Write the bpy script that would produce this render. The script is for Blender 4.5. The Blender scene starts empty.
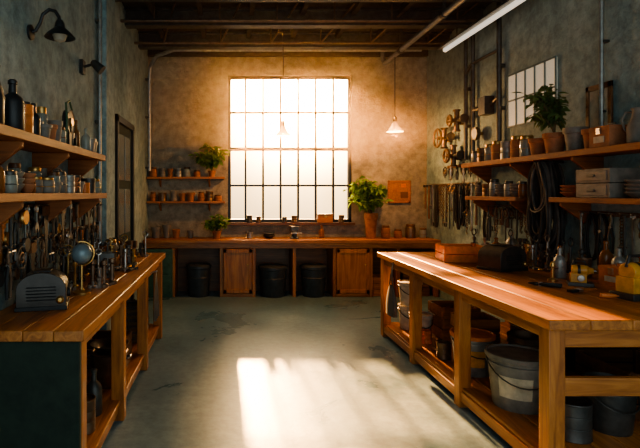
import bpy, math, random
from mathutils import Matrix, Vector, Euler
R = random.Random(11)
pi = math.pi
# ------------------------------------------------------------------ materials
def new_mat(name):
    m = bpy.data.materials.new(name); m.use_nodes = True
    nt = m.node_tree; b = nt.nodes["Principled BSDF"]
    return m, nt, b
def noise(nt, scale, detail=4, vec=None, rough=0.6, dist=0.0):
    n = nt.nodes.new("ShaderNodeTexNoise"); n.inputs["Scale"].default_value = scale
    n.inputs["Detail"].default_value = detail; n.inputs["Roughness"].default_value = rough
    n.inputs["Distortion"].default_value = dist
    if vec: nt.links.new(vec, n.inputs["Vector"])
    return n
def ramp(nt, fac, stops):
    r = nt.nodes.new("ShaderNodeValToRGB"); e = r.color_ramp.elements
    e[0].position, e[0].color = stops[0][0], (*stops[0][1], 1)
    e[1].position, e[1].color = stops[-1][0], (*stops[-1][1], 1)
    for p, c in stops[1:-1]:
        x = e.new(p); x.color = (*c, 1)
    nt.links.new(fac, r.inputs[0]); return r
def coords(nt, sc=(1, 1, 1)):
    t = nt.nodes.new("ShaderNodeTexCoord"); m = nt.nodes.new("ShaderNodeMapping")
    m.inputs["Scale"].default_value = sc
    nt.links.new(t.outputs["Object"], m.inputs["Vector"]); return m.outputs[0]
def bump(nt, b, h, strength, dist=0.01):
    n = nt.nodes.new("ShaderNodeBump"); n.inputs["Strength"].default_value = strength
    n.inputs["Distance"].default_value = dist
    nt.links.new(h, n.inputs["Height"]); nt.links.new(n.outputs[0], b.inputs["Normal"])
def simple(name, col, rough=0.5, metal=0.0, var=0.35, scale=14, bmp=0.15, emis=0):
    m, nt, b = new_mat(name)
    n = noise(nt, scale, 5, coords(nt))
    d = tuple(c * (1 - var) for c in col); l = tuple(min(1, c * (1 + var * .5)) for c in col)
    r = ramp(nt, n.outputs[0], [(.3, d), (.7, l)])
    nt.links.new(r.outputs[0], b.inputs["Base Color"])
    b.inputs["Roughness"].default_value = rough; b.inputs["Metallic"].default_value = metal
    if bmp: bump(nt, b, n.outputs[0], bmp, .004)
    return m
def wood(name, axis, c1, c2, c3, rough=.42):
    m, nt, b = new_mat(name)
    sc = {'x': (.7, 9, 9), 'y': (9, .7, 9), 'z': (9, 9, .7)}[axis]
    v = coords(nt, sc)
    n = noise(nt, 2.2, 8, v, .65, 1.2)
    n2 = noise(nt, 1.7, 3, coords(nt))
    r = ramp(nt, n.outputs[0], [(.28, c1), (.5, c2), (.72, c3)])
    mx = nt.nodes.new("ShaderNodeMix"); mx.data_type = 'RGBA'; mx.blend_type = 'MULTIPLY'
    mx.inputs[0].default_value = .7
    r2 = ramp(nt, n2.outputs[0], [(.3, (.6, .5, .42)), (.65, (1, 1, 1))])
    nt.links.new(r.outputs[0], mx.inputs[6]); nt.links.new(r2.outputs[0], mx.inputs[7])
    nt.links.new(mx.outputs[2], b.inputs["Base Color"])
    b.inputs["Roughness"].default_value = rough
    bump(nt, b, n.outputs[0], .25, .004)
    return m
WC = ((.20, .062, .015), (.46, .165, .038), (.64, .27, .07))
woodx = wood("wood_grain_x", 'x', *WC); woody = wood("wood_grain_y", 'y', *WC); woodz = wood("wood_grain_z", 'z', *WC)
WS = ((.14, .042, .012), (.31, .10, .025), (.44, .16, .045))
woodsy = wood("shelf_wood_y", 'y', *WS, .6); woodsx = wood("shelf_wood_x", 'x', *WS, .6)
woodd = wood("wood_dark", 'x', (.08, .03, .012), (.18, .075, .025), (.27, .12, .04))
def plaster(name, c1, c2, c3):
    m, nt, b = new_mat(name)
    v = coords(nt)
    n = noise(nt, 1.1, 9, v, .68, .6)
    n2 = noise(nt, 9, 8, v, .7)
    r = ramp(nt, n.outputs[0], [(.3, c1), (.5, c2), (.7, c3)])
    mx = nt.nodes.new("ShaderNodeMix"); mx.data_type = 'RGBA'; mx.blend_type = 'MULTIPLY'; mx.inputs[0].default_value = .85
    r2 = ramp(nt, n2.outputs[0], [(.35, (.5, .5, .5)), (.6, (1, 1, 1))])
    nt.links.new(r.outputs[0], mx.inputs[6]); nt.links.new(r2.outputs[0], mx.inputs[7])
    nt.links.new(mx.outputs[2], b.inputs["Base Color"])
    b.inputs["Roughness"].default_value = .7
    bump(nt, b, n2.outputs[0], .8, .03)
    return m
plaster_side = plaster("plaster_teal", (.18, .275, .285), (.32, .43, .43), (.46, .55, .525))
plaster_back = plaster("plaster_warm", (.27, .225, .165), (.39, .325, .235), (.49, .41, .30))
def floor_mat():
    m, nt, b = new_mat("polished_concrete")
    v = coords(nt)
    n = noise(nt, .9, 10, v, .65, .8); n2 = noise(nt, 14, 8, v, .75)
    r = ramp(nt, n.outputs[0], [(.3, (.085, .165, .21)), (.5, (.15, .25, .30)), (.7, (.225, .325, .37))])
    mx = nt.nodes.new("ShaderNodeMix"); mx.data_type = 'RGBA'; mx.blend_type = 'MULTIPLY'; mx.inputs[0].default_value = .8
    r2 = ramp(nt, n2.outputs[0], [(.3, (.5, .5, .5)), (.6, (1, 1, 1))])
    nt.links.new(r.outputs[0], mx.inputs[6]); nt.links.new(r2.outputs[0], mx.inputs[7])
    nt.links.new(mx.outputs[2], b.inputs["Base Color"])
    rr = ramp(nt, n.outputs[0], [(.3, (.22,) * 3), (.7, (.45,) * 3)])
    nt.links.new(rr.outputs[0], b.inputs["Roughness"])
    bump(nt, b, n2.outputs[0], .3, .007)
    return m
concrete = floor_mat()
ceil_m = simple("ceiling_paint", (.06, .045, .034), .8)
steel_dk = simple("dark_steel", (.10, .095, .088), .42, .6)
black = simple("black_paint", (.018, .018, .019), .45)
iron = simple("rusty_iron", (.22, .14, .09), .45, .75)
steel = simple("worn_steel", (.5, .47, .43), .3, .95)
brass = simple("brass", (.62, .38, .14), .35, .9)
galv = simple("galvanised", (.34, .335, .31), .42, .5)
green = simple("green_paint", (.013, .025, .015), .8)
teal = simple("teal_paint", (.14, .2, .2), .55)
orange = simple("orange_paint", (.75, .20, .03), .4)
yellow = simple("yellow_paint", (.70, .32, .04), .4)
terra = simple("terracotta", (.42, .16, .07), .75)
stone = simple("stoneware", (.22, .19, .155), .6)
cream = simple("cream_plastic", (.6, .53, .43), .45, bmp=.03)
grayp = simple("grey_plastic", (.20, .175, .145), .5, bmp=.03)
binm = simple("bin_plastic", (.04, .048, .055), .45, bmp=.03)
def leafm(name, c):
    m, nt, b = new_mat(name)
    n = noise(nt, 6, 3, coords(nt)); r = ramp(nt, n.outputs[0], [(.3, tuple(x * .55 for x in c)), (.7, c)])
    nt.links.new(r.outputs[0], b.inputs["Base Color"]); b.inputs["Roughness"].default_value = .45
    t = nt.nodes.new("ShaderNodeBsdfTranslucent"); nt.links.new(r.outputs[0], t.inputs[0])
    mx = nt.nodes.new("ShaderNodeMixShader"); mx.inputs[0].default_value = .42
    nt.links.new(b.outputs[0], mx.inputs[1]); nt.links.new(t.outputs[0], mx.inputs[2])
    nt.links.new(mx.outputs[0], nt.nodes["Material Output"].inputs[0]); return m
leaf = leafm("leaf_green", (.24, .40, .06))
leafd = leafm("leaf_dark", (.15, .25, .08))
stem = simple("stem", (.18, .13, .06), .7)
ropem = simple("rope_dark", (.035, .028, .024), .6)
soil = simple("soil", (.04, .025, .018), .95)
paper = simple("old_paper", (.6, .5, .35), .8)
canvas = simple("canvas_bag", (.12, .10, .085), .9)
def glassy(name, col, a=.55):
    m, nt, b = new_mat(name)
    b.inputs["Base Color"].default_value = (*col, 1); b.inputs["Roughness"].default_value = .08
    b.inputs["Alpha"].default_value = a
    return m
jar_glass = glassy("jar_glass", (.36, .36, .30), .7)
amber = glassy("amber_glass", (.30, .11, .03), .85)
shade_glass = glassy("shade_glass", (.55, .46, .34), .65)
def window_glass():
    m, nt, b = new_mat("window_glass")
    nt.nodes.remove(b)
    t = nt.nodes.new("ShaderNodeBsdfTransparent"); t.inputs[0].default_value = (.97, .96, .93, 1)
    g = nt.nodes.new("ShaderNodeBsdfGlossy"); g.inputs["Roughness"].default_value = .05
    mx = nt.nodes.new("ShaderNodeMixShader"); mx.inputs[0].default_value = .04
    nt.links.new(t.outputs[0], mx.inputs[1]); nt.links.new(g.outputs[0], mx.inputs[2])
    nt.links.new(mx.outputs[0], nt.nodes["Material Output"].inputs[0]); return m
wglass = window_glass()
def emit(name, col, s):
    m, nt, b = new_mat(name)
    b.inputs["Base Color"].default_value = (*col, 1)
    b.inputs["Emission Color"].default_value = (*col, 1); b.inputs["Emission Strength"].default_value = s
    return m
tube_e = emit("tube_glow", (.95, .86, .72), .55)
bulb_e = emit("bulb_glow", (1, .65, .3), 2.0)
reflect_e = emit("reflected_light_glow", (.62, .55, .42), .3)  # emission stands in for window light reflected on the right wall
lens_m = simple("mirror_glass", (.4, .45, .45), .2, .6, var=.1, bmp=0)

# ------------------------------------------------------------------ mesh builder
def mx_of(c, rot):
    return Matrix.Translation(Vector(c)) @ Euler(rot).to_matrix().to_4x4()
class G:
    def __init__(s, name, loc=(0, 0, 0), rz=0):
        s.name = name; s.loc = loc; s.rz = rz; s.v = []; s.f = []; s.mi = []; s.mats = []
    def add(s, vs, fs, mat):
        if mat not in s.mats: s.mats.append(mat)
        k = s.mats.index(mat); o = len(s.v)
        s.v += [tuple(v) for v in vs]
        for f in fs: s.f.append([i + o for i in f]); s.mi.append(k)
    def box(s, c, d, mat, rot=(0, 0, 0)):
        M = mx_of(c, rot); x, y, z = d[0] / 2, d[1] / 2, d[2] / 2
        vs = [M @ Vector((a * x, b * y, e * z)) for e in (-1, 1) for a, b in ((-1, -1), (1, -1), (1, 1), (-1, 1))]
        s.add(vs, [(3, 2, 1, 0), (4, 5, 6, 7), (0, 1, 5, 4), (1, 2, 6, 5), (2, 3, 7, 6), (3, 0, 4, 7)], mat); return s
    def bb(s, a, b, mat):
        return s.box([(a[i] + b[i]) / 2 for i in range(3)], [abs(b[i] - a[i]) for i in range(3)], mat)
    def lathe(s, prof, mat, c=(0, 0, 0), rot=(0, 0, 0), n=20):
        M = mx_of(c, rot); vs = []; fs = []
        for r, z in prof:
            for i in range(n):
                a = 2 * pi * i / n; vs.append(M @ Vector((r * math.cos(a), r * math.sin(a), z)))
        for j in range(len(prof) - 1):
            for i in range(n):
                k = (i + 1) % n
                fs.append((j * n + i, j * n + k, (j + 1) * n + k, (j + 1) * n + i))
        if prof[0][0] > 0: fs.append(tuple(reversed(range(n))))
        if prof[-1][0] > 0: fs.append(tuple((len(prof) - 1) * n + i for i in range(n)))
        s.add(vs, fs, mat); return s
    def cyl(s, a, b, r, mat, n=12):
        return s.tube([a, b], r, mat, n)
    def tube(s, pts, r, mat, n=8, closed=False):
        P = [Vector(p) for p in pts]; L = len(P); vs = []; fs = []
        prev = None
        for i in range(L):
            if closed: t = P[(i + 1) % L] - P[i - 1]
            else: t = P[min(i + 1, L - 1)] - P[max(i - 1, 0)]
            if t.length < 1e-9: t = Vector((0, 0, 1))
            t.normalize()
            if prev is None:
                u = t.orthogonal().normalized()
            else:
                u = prev - t * prev.dot(t)
                if u.length < 1e-6: u = t.orthogonal()
                u.normalize()
            prev = u; w = t.cross(u)
            rr = r[i] if isinstance(r, (list, tuple)) else r
            for k in range(n):
                a = 2 * pi * k / n; vs.append(P[i] + (u * math.cos(a) + w * math.sin(a)) * rr)
        for j in range(L if closed else L - 1):
            jj = (j + 1) % L
            for k in range(n):
                kk = (k + 1) % n
                fs.append((j * n + k, j * n + kk, jj * n + kk, jj * n + k))
        if not closed:
            fs.append(tuple(reversed(range(n)))); fs.append(tuple((L - 1) * n + k for k in range(n)))
        s.add(vs, fs, mat); return s
    def ring(s, c, R_, r, mat, rot=(0, 0, 0), n=16, sy=1.0):
        M = mx_of(c, rot)
        s.tube([M @ Vector((R_ * math.cos(2 * pi * i / n), sy * R_ * math.sin(2 * pi * i / n), 0)) for i in range(n)], r, mat, 6, True); return s
    def prism(s, poly, th, mat, c=(0, 0, 0), rot=(0, 0, 0)):
        M = mx_of(c, rot); n = len(poly)
        vs = [M @ Vector((p[0], -th / 2, p[1])) for p in poly] + [M @ Vector((p[0], th / 2, p[1])) for p in poly]
        fs = [tuple(range(n)), tuple(reversed(range(n, 2 * n)))] + [(i, i + n, (i + 1) % n + n, (i + 1) % n) for i in range(n)]
        s.add(vs, fs, mat); return s
    def done(s, bevel=0):
        me = bpy.data.meshes.new(s.name); me.from_pydata(s.v, [], s.f)
        for m in s.mats: me.materials.append(m)
        me.polygons.foreach_set("material_index", s.mi)
        me.polygons.foreach_set("use_smooth", [True] * len(me.polygons))
        me.update()
        import bmesh
        bm = bmesh.new(); bm.from_mesh(me); bmesh.ops.recalc_face_normals(bm, faces=bm.faces); bm.to_mesh(me); bm.free()
        me.set_sharp_from_angle(angle=math.radians(32))
        ob = bpy.data.objects.new(s.name, me); ob.location = s.loc; ob.rotation_euler = (0, 0, s.rz)
        bpy.context.scene.collection.objects.link(ob)
        if bevel:
            b = ob.modifiers.new("bevel", 'BEVEL'); b.width = bevel; b.segments = 2; b.limit_method = 'ANGLE'; b.angle_limit = .6
        return ob

# ------------------------------------------------------------------ room
XL, XR, YB, ZC, YF = -1.31, 3.26, 8.2, 3.95, -0.6
WX0, WX1, WZ0, WZ1 = 0.0, 2.03, 1.12, 3.53
g = G("floor"); g.bb((XL - .2, YF, -.1), (XR + .2, YB + .25, 0), concrete); g.done()
g = G("ceiling"); g.bb((XL - .2, YF, ZC), (XR + .2, YB + .25, ZC + .1), ceil_m)
g.done()
g = G("wall_left"); g.bb((XL - .2, YF, 0), (XL, YB + .25, ZC), plaster_side); g.done()
g = G("wall_right"); g.bb((XR, YF, 0), (XR + .2, YB + .25, ZC), plaster_side); g.done()
g = G("wall_back")
g.bb((XL, YB, 0), (WX0, YB + .25, ZC), plaster_back); g.bb((WX1, YB, 0), (XR, YB + .25, ZC), plaster_back)
g.bb((WX0, YB, 0), (WX1, YB + .25, WZ0), plaster_back); g.bb((WX0, YB, WZ1), (WX1, YB + .25, ZC), plaster_back)
g.done()
g = G("trim_left_pilaster"); g.bb((XL, 5.02, 0), (XL + .09, 5.4, ZC), plaster_side); g.done(.006)
g = G("trim_cornice"); g.bb((XL, YB - .06, ZC - .12), (XR, YB, ZC), ceil_m); g.done()
# window
g = G("window_1")
fy = YB + .08
for x in (WX0 + .025, WX1 - .025): g.bb((x - .025, fy - .05, WZ0), (x + .025, fy + .03, WZ1), black)
for z in (WZ0 + .025, WZ1 - .025): g.bb((WX0, fy - .05, z - .025), (WX1, fy + .03, z + .025), black)
W = WX1 - WX0; H = WZ1 - WZ0
for i in range(1, 7):
    x = WX0 + W * i / 7; g.bb((x - .017, fy - .03, WZ0), (x + .017, fy + .015, WZ1), black)
for j in range(1, 4):
    z = WZ0 + H * j / 4; t = .03 if j == 2 else .017
    g.bb((WX0, fy - .035, z - t), (WX1, fy + .018, z + t), black)
g.bb((WX0, fy - .002, WZ0), (WX1, fy + .002, WZ1), wglass)
g.bb((WX0 - .03, YB - .10, WZ0 - .04), (WX1 + .03, YB, WZ0), woodd)
g.done()
g = G("reflected_light_patch")  # added glowing panel imitating the window's reflection on the wall, not an opening
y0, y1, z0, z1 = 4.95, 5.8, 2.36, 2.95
g.bb((XR - .012, y0, z0), (XR, y1, z1), reflect_e)
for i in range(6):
    y = y0 + (y1 - y0) * i / 5; g.bb((XR - .022, y - .008, z0), (XR - .01, y + .008, z1), teal)  # bars imitate the grid in the reflected light
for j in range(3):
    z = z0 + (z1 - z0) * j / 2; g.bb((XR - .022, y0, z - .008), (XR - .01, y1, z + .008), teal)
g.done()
g = G("door_1")
y0, y1, zt = 5.75, 6.6, 2.42
XD = XL + .001
g.bb((XD, y0 - .08, 0), (XL + .06, y0, zt + .08), black); g.bb((XD, y1, 0), (XL + .06, y1 + .08, zt + .08), black)
g.bb((XD, y0 - .08, zt), (XL + .06, y1 + .08, zt + .08), black)
g.bb((XD, y0, 0), (XL + .03, y1, zt), green)
for j, (za, zb) in enumerate(((1.1, 1.65), (1.75, 2.3))):
    for k in range(2):
        ya = y0 + .08 + k * .36; g.bb((XL + .02, ya, za), (XL + .04, ya + .3, zb), lens_m)
g.bb((XL + .02, y0 + .1, .15), (XL + .042, y1 - .12, .95), black)
g.lathe([(.03, 0), (.03, .02), (.015, .03), (.03, .06), (.0, .075)], brass, (XL + .03, y0 + .05, 1.02), (0, pi / 2, 0), 12)
g.done(.004)

def ibeam(y, z, name="ceiling_beam"):
    g = G(name)
    g.bb((XL, y - .07, z - .012), (XR, y + .07, z + .012), steel_dk)
    g.bb((XL, y - .008, z), (XR, y + .008, z + .2), steel_dk)
    g.bb((XL, y - .07, z + .188), (XR, y + .07, z + .212), steel_dk); g.done()
for y in (7.35, 6.4, 5.5): ibeam(y, ZC - .212)
g = G("ceiling_truss_rods")
for y in (7.0, 6.1):
    g.cyl((XL, y, ZC - .25), (XR, y, ZC - .25), .018, iron)
for x in (-.9, -.1, .6, 1.3, 2.0, 2.8):
    g.cyl((x, 7.0, ZC - .25), (x + .25, 6.1, ZC - .03), .012, iron); g.cyl((x, 7.0, ZC - .25), (x, 7.0, ZC), .01, iron)
    g.cyl((x, 6.1, ZC - .25), (x, 6.1, ZC), .01, iron)
g.done()
g = G("ceiling_joists")
for x in (-.95, -.35, .3, .95, 1.6, 2.2, 2.85):
    g.bb((x - .03, 4.6, ZC - .08), (x + .03, YB - .06, ZC), ceil_m)
g.done()
g = G("overhead_pipe")
g.tube([(2.42, 3.2, 3.6), (2.42, 7.6, 3.6), (2.42, 7.75, 3.62), (2.42, 7.82, 3.72), (2.42, 7.82, ZC)], .035, galv, 12)
for y in (4.2, 5.6, 7.0):
    g.bb((2.405, y - .01, 3.6), (2.435, y + .01, ZC), steel_dk); g.lathe([(.045, -.03), (.045, .03)], steel_dk, (2.42, y, 3.6), (pi / 2, 0, 0))
g.done()
g = G("fluorescent_lamp")
ya, yb = 3.6, 6.8
g.prism([(-.03, .06), (.03, .06), (.085, 0), (-.085, 0)], yb - ya, galv, (2.93, (ya + yb) / 2, 3.55))
g.cyl((2.93, ya + .05, 3.53), (2.93, yb - .05, 3.53), .03, tube_e)
for y in (ya + .4, yb - .4): g.cyl((2.93, y, 3.6), (2.93, y, ZC), .006, steel_dk)
g.done()
g = G("electrical_conduit")
g.tube([(XL + .06, 7.95, 1.95), (XL + .06, 7.95, 3.45), (XL + .08, 7.9, 3.6), (XL + .2, 7.75, 3.72), (XL + .5, 7.5, 3.75), (2.9, 7.5, 3.75)], .03, galv, 10)
for z in (2.0, 2.8, 3.4): g.box((XL + .03, 7.95, z), (.06, .1, .03), steel_dk)
g.done()
g = G("electrical_conduit")
for y in (6.75, 6.55): g.tube([(XR - .05, y, 2.05), (XR - .05, y, ZC)], .025, steel_dk, 10)
g.tube([(XR - .05, 5.92, 2.0), (XR - .05, 5.92, ZC)], .028, steel_dk, 10)
g.tube([(XR - .05, 6.75, 3.2), (XR - .05, 6.6, 3.3), (XR - .05, 5.92, 3.3)], .02, steel_dk, 8)
g.tube([(XR - .05, 5.92, 2.75), (XR - .05, 6.1, 2.68), (XR - .05, 6.55, 2.68)], .02, steel_dk, 8)
for y, z in ((6.75, 2.5), (6.55, 2.7), (5.92, 2.6), (5.92, 3.1), (6.75, 3.0)): g.box((XR - .03, y, z), (.06, .09, .04), steel_dk)
g.box((XR - .06, 6.2, 2.68), (.12, .16, .22), steel_dk)
g.done()
g = G("electrical_conduit")
g.tube([(XR - .05, 4.3, 1.99), (XR - .05, 4.3, ZC)], .018, galv, 8)
for z in (2.3, 2.9, 3.5): g.box((XR - .025, 4.3, z), (.05, .06, .02), steel_dk)
g.done()
g = G("electrical_conduit")
g.tube([(XL + .04, 4.95, .95), (XL + .04, 4.95, ZC)], .02, galv, 8)
for z in (1.3, 2.3, 3.3): g.box((XL + .02, 4.95, z), (.04, .07, .03), steel_dk)
g.done()
def valve(loc, r=.1, name="pipe_valve"):
    g = G(name, loc)
    g.cyl((0, 0, 0), (-.2, 0, 0), .03, iron); g.ring((-.2, 0, 0), r, .016, iron, (0, pi / 2, 0))
    for a in range(4):
        t = a * pi / 2; g.cyl((-.2, 0, 0), (-.2, r * math.cos(t), r * math.sin(t)), .009, iron, 6)
    g.lathe([(.06, 0), (.06, .05), (.045, .06)], iron, (-.001, 0, 0), (0, -pi / 2, 0)); g.cyl((-.1, 0, -.14), (-.1, 0, .14), .035, iron)
    g.lathe([(.05, -.01), (.05, .01)], iron, (-.1, 0, .14)); g.lathe([(.05, -.01), (.05, .01)], iron, (-.1, 0, -.14))
    g.cyl((-.1, 0, 0), (-.1, -.2, 0), .025, steel_dk)
    g.lathe([(.06, 0), (.06, .03), (0, .03)], steel_dk, (-.1, -.2, 0), (pi / 2, 0, 0), 14)
    g.done()
XV = XR - .004
valve((XV, 7.3, 2.40), .13); valve((XV, 7.0, 2.12), .09); valve((XV, 6.9, 2.6), .07)
g = G("pressure_gauge", (XV, 6.4, 2.36))
g.cyl((0, 0, 0), (-.08, 0, 0), .02, brass); g.lathe([(.08, 0), (.085, .02), (.08, .05), (.07, .05), (.068, .045), (0, .045)], steel_dk, (-.06, 0, 0), (0, -pi / 2, 0)); g.lathe([(.067, 0), (0, .002)], cream, (-.107, 0, 0), (0, -pi / 2, 0)); g.done()

def pendant(x, y, z, top, r=.1):
    g = G("pendant_lamp", (x, y, z))
    g.cyl((0, 0, .1), (0, 0, top - z), .007, black, 6)
    g.lathe([(.022, .06), (.028, .07), (.028, .13), (.012, .15)], black)
    g.lathe([(.028, .075), (.04, .05), (.06, .0), (r, -.07), (r + .004, -.072), (.058, .0), (.036, .05), (.026, .07)], shade_glass)
    g.lathe([(.0, -.045), (.02, -.035), (.027, -.01), (.015, .03), (.012, .06)], bulb_e, n=12)
    g.done()
pendant(.80, 7.25, 2.50, ZC, .12); pendant(2.42, 7.25, 2.56, 3.6, .12)

g = G("barn_wall_lamp", (XL, 3.3, 2.66))
g.lathe([(.05, 0), (.05, .015), (.02, .02)], black, (0.001, 0, 0), (0, pi / 2, 0))
g.tube([(0.001, 0, 0), (.04, 0, .01), (.07, 0, .06), (.09, 0, .12), (.13, 0, .15), (.17, 0, .14), (.195, 0, .1), (.2, 0, .06)], .012, black, 10)
g.lathe([(.02, .08), (.03, .06), (.035, .03), (.08, -.01), (.1, -.035), (.096, -.035), (.03, .02)], black, (.2, 0, 0))
g.lathe([(.0, -.07), (.035, -.055), (.05, -.02), (.018, .02)], shade_glass, (.2, 0, 0), n=12)
g.done()
g = G("wall_spotlight", (XL, 4.45, 2.72))
g.box((.015, 0, 0), (.03, .09, .12), black); g.cyl((.02, 0, 0), (.12, 0, .03), .012, black)
g.lathe([(.02, 0), (.035, .02), (.045, .12), (.04, .12)], steel_dk, (.1, 0, .05), (0, 2.3, 0)); g.done()

# ------------------------------------------------------------------ benches
BZ = .93
def bench(name, x0, x1, y0, y1, legs_y, nb, shelf_z=.15, side=1):
    g = G(name)
    n = nb; w = (x1 - x0) / n
    for i in range(n):
        g.bb((x0 + i * w + .001, y0, BZ - .055), (x0 + (i + 1) * w - .001, y1, BZ), woody)
    ins = .03
    xs = (x0 + ins, x1 - ins - .09)
    for y in legs_y:
        for x in xs: g.bb((x, y, 0), (x + .09, y + .09, BZ - .055), woodz)
        g.bb((x0 + ins + .02, y + .02, BZ - .165), (x1 - ins - .02, y + .07, BZ - .055), woodx)
        g.bb((x0 + ins + .02, y + .02, shelf_z - .1), (x1 - ins - .02, y + .07, shelf_z - .025), woodx)
    for x in (xs[0] + .02, xs[1] + .02):
        g.bb((x, y0 + .05, BZ - .13), (x + .05, y1 - .05, BZ - .055), woody)
        g.bb((x - .01, y0 + .08, shelf_z - .1), (x + .03, y1 - .08, shelf_z - .026), woody)
    m = max(3, int((x1 - x0) / .18)); ww = (x1 - x0 - 2 * ins - .04) / m
    for i in range(m):
        xa = x0 + ins + .02 + i * ww; g.bb((xa + .003, y0 + .06, shelf_z - .025), (xa + ww - .003, y1 - .06, shelf_z), woody)
    return g
g = bench("workbench", 1.69, XR - .02, 2.63, 5.68, (2.68, 3.72, 4.66, 5.55), 7)
g.bb((1.8, 2.7, .5), (XR - .1, 2.74, .6), woodx)
g.bb((XR - .1, 2.8, .15), (XR - .08, 5.5, .8), woodd)
g.done(.006)
g = bench("workbench", XL + .01, -.70, 2.43, 5.62, (2.5, 3.5, 4.5, 5.48), 4)
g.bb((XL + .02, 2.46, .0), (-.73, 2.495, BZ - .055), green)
g.done(.006)
g = G("back_counter"); fyc = 7.68; CZ = .88
for i in range(3): g.bb((XL + .01, fyc - .04 + i * .18, CZ - .05), (XR - .01, fyc - .04 + (i + 1) * .18 - .003, CZ), woodx)
def vpost(x, w=.05, m=woodz): g.bb((x - w / 2, fyc, 0), (x + w / 2, YB - .01, CZ - .05), m)
for x in (-.84, -.10, .40, 1.02, 1.64, 2.2, 2.62, XR - .05): vpost(x)
g.bb((-.82, YB - .04, .0), (XR - .02, YB - .01, CZ - .05), woodd)
g.bb((XL + .02, fyc - .01, CZ - .13), (XR - .02, fyc + .02, CZ - .05), woodx)
for a, b in ((-.10, .40), (1.64, 2.2)):
    g.bb((a + .03, fyc - .012, .06), (b - .03, fyc + .015, CZ - .14), woodz)
    for (xa, xb, za, zb) in ((a + .03, a + .08, .06, CZ - .14), (b - .08, b - .03, .06, CZ - .14), (a + .03, b - .03, .06, .12), (a + .03, b - .03, CZ - .2, CZ - .14)):
        g.bb((xa, fyc - .022, za), (xb, fyc - .01, zb), woodz)
    g.lathe([(.012, 0), (.008, .012), (.016, .025), (0, .03)], brass, (b - .1, fyc - .02, .5), (pi / 2, 0, 0), 10)
    g.bb((a, fyc + .01, .0), (b, YB - .02, .05), woodx)
g.done(.004)
gcab = simple("cabinet_green", (.05, .12, .07), .5)
g = G("green_cabinet", (XL + .02, fyc - .03, 0))
g.bb((0, 0, 0), (.44, .5, CZ - .14), gcab)
for za, zb in ((.06, .34), (.37, .68)):
    g.bb((.03, -.015, za), (.41, 0, zb), gcab); g.bb((.15, -.03, (za + zb) / 2 - .01), (.29, -.015, (za + zb) / 2 + .01), brass)
g.done(.004)
def bin_(x, r=.18, h=.44):
    g = G("waste_bin", (x, 7.80, 0))
    g.lathe([(r * .82, 0), (r * .85, .01), (r * .97, h * .85), (r, h * .86), (r * 1.04, h * .88), (r * 1.04, h * .95), (r * .9, h * .99), (r * .3, h), (0, h)], binm, n=28)
    g.ring((0, 0, h * .6), r * .95, .006, steel_dk); g.done()
bin_(-.46, .19, .50); bin_(.70, .22, .48); bin_(1.33, .20, .49)
def crate(loc, d, m, rz=0, name="wooden_crate", slats=3):
    g = G(name, loc, rz); x, y, z = d
    for k in range(slats):
        za = z * k / slats + .003; zb = z * (k + 1) / slats - .006
        for s in (-1, 1):
            g.bb((-x / 2, s * y / 2 - .008, za), (x / 2, s * y / 2 + .008, zb), m); g.bb((s * x / 2 - .008, -y / 2, za), (s * x / 2 + .008, y / 2, zb), m)
    for a in (-1, 1):
        for b in (-1, 1): g.box((a * (x / 2 - .02), b * (y / 2 - .02), z / 2), (.03, .03, z), m)
    g.bb((-x / 2, -y / 2, 0), (x / 2, y / 2, .012), m)
    return g
crate((2.41, 7.9, 0), (.3, .3, .3), woodx, name="storage_box").done(); crate((2.92, 7.9, 0), (.4, .3, .42), woodd, name="storage_box").done()

# ------------------------------------------------------------------ shelves
def bracket(g, x, y, z, dx, mat):
    s = 1 if dx > 0 else -1; d = abs(dx)
    g.prism([(0, 0), (s * d * .9, 0), (s * d * .9, -.03), (s * .03, -.2), (0, -.2)], .03, mat, (x, y, z))
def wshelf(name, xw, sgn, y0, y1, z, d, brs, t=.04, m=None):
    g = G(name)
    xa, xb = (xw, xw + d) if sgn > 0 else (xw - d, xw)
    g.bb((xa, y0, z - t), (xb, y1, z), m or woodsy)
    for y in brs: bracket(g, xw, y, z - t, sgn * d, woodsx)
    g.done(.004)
LU, LL, RU, RL = 1.92, 1.60, 1.97, 1.56
SN = "timber_shelf"
wshelf(SN, XL, 1, 2.0, 4.25, LU, .27, (2.6, 3.35, 4.1), .05)
wshelf(SN, XL, 1, 2.0, 4.3, LL, .27, (2.6, 3.4, 4.15), .045)
wshelf(SN, XR, -1, 2.8, 6.35, RU, .30, (3.3, 4.35, 5.3, 6.2), .055)
wshelf(SN, XR, -1, 5.15, 6.25, RL, .30, (5.3, 6.1), .045)
wshelf(SN, XR, -1, 2.8, 4.62, RL, .30, (3.4, 4.5), .045)
for z in (1.86, 1.47):
    g = G(SN); g.bb((XL + .01, YB - .22, z - .035), (-.05, YB, z), woodx)
    for x in (-1.1, -.3): g.prism([(0, 0), (-.18, 0), (-.02, -.13), (0, -.13)], .025, woodx, (x, YB, z - .03), (0, 0, pi / 2))
    g.done(.003)

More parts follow.
